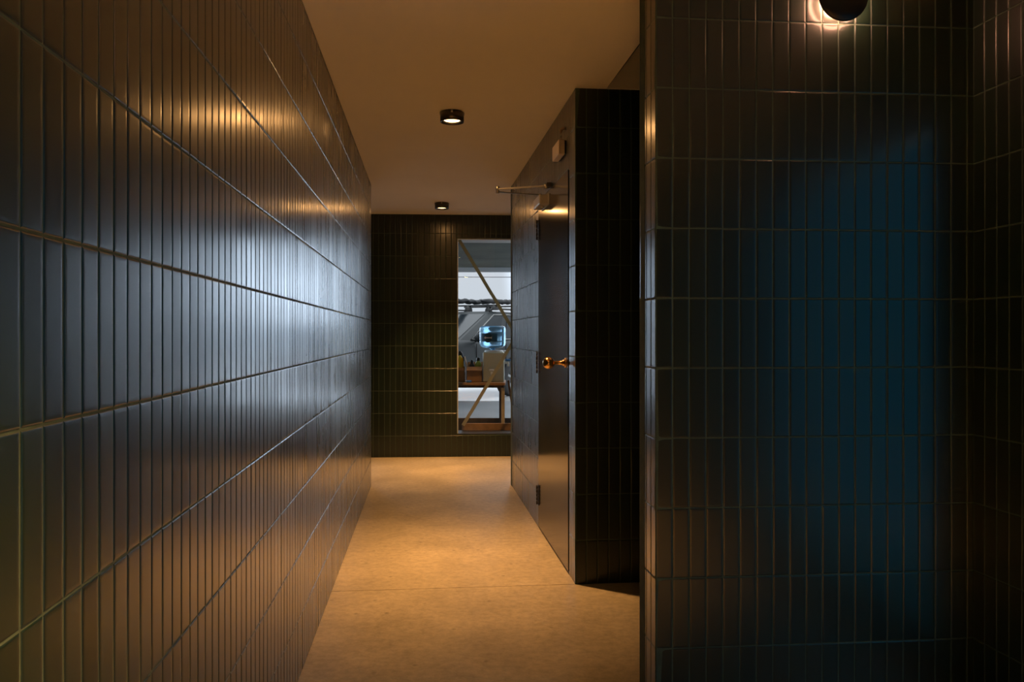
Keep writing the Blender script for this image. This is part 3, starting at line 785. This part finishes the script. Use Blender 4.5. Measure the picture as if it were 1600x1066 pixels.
YEL = mat('yellow_plastic', (0.80, 0.52, 0.02), 0.4)
GRN = mat('lime_green_plastic', (0.30, 0.36, 0.05), 0.4)
BLKP = mat('black_plastic', (0.015, 0.015, 0.016), 0.4)
NAVY = mat('navy_plastic', (0.02, 0.035, 0.06), 0.45)
def squeeze(c, r, h, m, cap, label):
    t = empty('plastic_bottle', c); tag(t, label, 'bottle')
    q = MB(); q.lathe([(0, 0), (r * .95, 0), (r, 0.006), (r, h * .70), (r * .8, h * .80), (r * .42, h * .86), (r * .42, h * .9), (0, h * .9)], n=24); q.build('bottle_body', m, t)
    q = MB(); q.lathe([(r * .55, h * .86), (r * .55, h * .97), (r * .42, h), (0, h)], n=20); q.build('cap', cap, t)
squeeze((-0.365, 8.99, TZ + 0.006), 0.034, 0.255, GRN, BLKP, 'lime green bottle with a black cap standing in the open brown cardboard box')
squeeze((-0.435, 9.02, TZ + 0.006), 0.030, 0.225, NAVY, NAVY, 'dark navy bottle standing in the open brown cardboard box')
q = MB()                                         # crumpled yellow packet and black bag in the narrow box
rr = random.Random(4); rings = []
for i, (w, z) in enumerate(((0.034, 0.008), (0.042, 0.08), (0.044, 0.16), (0.042, 0.20), (0.034, 0.250), (0.010, 0.285))):
    rings.append([Vector((-0.560 + w * math.cos(2*PI*k/14) * (1 + rr.gauss(0, .05)), 8.95 + w * 0.7 * math.sin(2*PI*k/14) * (1 + rr.gauss(0, .05)), TZ + z)) for k in range(14)])
q.grid(rings, 0, True, True, True, True); yp = q.build('plastic_packet', YEL); tag(yp, 'yellow packet sticking out of the narrow orange box at the window edge', 'packet')
RED = mat('red_print', (0.45, 0.05, 0.03), 0.5)
q = MB(); rings = []
for i, (w, z) in enumerate(((0.030, 0.008), (0.038, 0.10), (0.040, 0.16), (0.046, 0.22), (0.042, 0.27), (0.028, 0.31), (0.008, 0.33))):
    rings.append([Vector((-0.565 + w * math.cos(2*PI*k/14) * (1 + rr.gauss(0, .06)), 9.042 + w * 0.70 * math.sin(2*PI*k/14) * (1 + rr.gauss(0, .06)), TZ + z)) for k in range(14)])
q.grid(rings, 0, True, True, True, True); tag(q.build('plastic_bag', BLKP), 'black plastic bag bulging behind the yellow packet at the window edge', 'bag')
q = MB(); q.box((-0.456, 8.80, TZ + 0.013), (0.055, 0.04, 0.022), 0, None, 0.006); tag(q.build('sponge', BLUEP), 'small blue sponge on the table edge below the brown cardboard box', 'sponge')

# ------------------------------------------------------------------ world, camera
RIGHT_FILL, LEFT_FILL = 4.5, 8.0
w = bpy.data.worlds.new('overcast'); SC.world = w; w.use_nodes = True
nt = w.node_tree; bg = nt.nodes['Background']
tc = nt.nodes.new('ShaderNodeTexCoord'); sp = nt.nodes.new('ShaderNodeSeparateXYZ')
nt.links.new(tc.outputs['Generated'], sp.inputs[0])
rp2 = nt.nodes.new('ShaderNodeValToRGB')
rp2.color_ramp.elements[0].position = 0.0; rp2.color_ramp.elements[0].color = (0.70, 0.74, 0.82, 1)
rp2.color_ramp.elements[1].position = 0.9; rp2.color_ramp.elements[1].color = (2.5, 2.6, 2.75, 1)
e = rp2.color_ramp.elements.new(0.15); e.color = (0.72, 0.76, 0.84, 1)
nt.links.new(sp.outputs['Z'], rp2.inputs['Fac']); 
# bright patches added to the sky either side of the view for tile reflections
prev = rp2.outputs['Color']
for sd, rad, amt in ((Vector((0.16, 1.0, 0.08)), 10.0, RIGHT_FILL), (Vector((-0.66, 1.0, 0.12)), 19.0, LEFT_FILL)):
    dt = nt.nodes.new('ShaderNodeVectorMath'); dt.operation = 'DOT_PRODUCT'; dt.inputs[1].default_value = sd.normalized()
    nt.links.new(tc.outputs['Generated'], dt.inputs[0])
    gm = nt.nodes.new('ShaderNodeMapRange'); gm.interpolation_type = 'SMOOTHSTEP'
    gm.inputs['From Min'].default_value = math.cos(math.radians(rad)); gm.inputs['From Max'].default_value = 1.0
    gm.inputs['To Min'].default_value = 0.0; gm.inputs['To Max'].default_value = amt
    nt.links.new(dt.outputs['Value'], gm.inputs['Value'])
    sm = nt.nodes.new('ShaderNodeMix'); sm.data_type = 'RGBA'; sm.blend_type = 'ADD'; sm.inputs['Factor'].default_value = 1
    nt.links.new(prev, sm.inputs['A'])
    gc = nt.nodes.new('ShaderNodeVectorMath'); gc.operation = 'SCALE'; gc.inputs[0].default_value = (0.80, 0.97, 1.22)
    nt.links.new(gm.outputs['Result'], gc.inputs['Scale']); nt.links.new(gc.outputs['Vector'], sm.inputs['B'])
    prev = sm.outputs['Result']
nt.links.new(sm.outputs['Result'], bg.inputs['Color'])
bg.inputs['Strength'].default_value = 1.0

cam = bpy.data.cameras.new('camera'); co_ = bpy.data.objects.new('camera', cam); COL.objects.link(co_)
co_.location = (0, 0, CH); co_.rotation_euler = (PI / 2, 0, 0)
cam.sensor_width = 36; cam.lens = F / 1600 * 36; cam.shift_y = -(533 - HY) / 1600; cam.clip_start = 0.05; cam.clip_end = 200
SC.camera = co_
vs = SC.view_settings
vs.view_transform = 'Standard'; vs.look = 'None'; vs.gamma = 1; vs.exposure = 0.0; vs.use_curve_mapping = False
cy = SC.cycles
cy.use_denoising = True; cy.max_bounces = 10; cy.diffuse_bounces = 5; cy.glossy_bounces = 5; cy.transmission_bounces = 8; cy.transparent_max_bounces = 12
cy.sample_clamp_indirect = 6; cy.caustics_reflective = True; cy.blur_glossy = 0.4
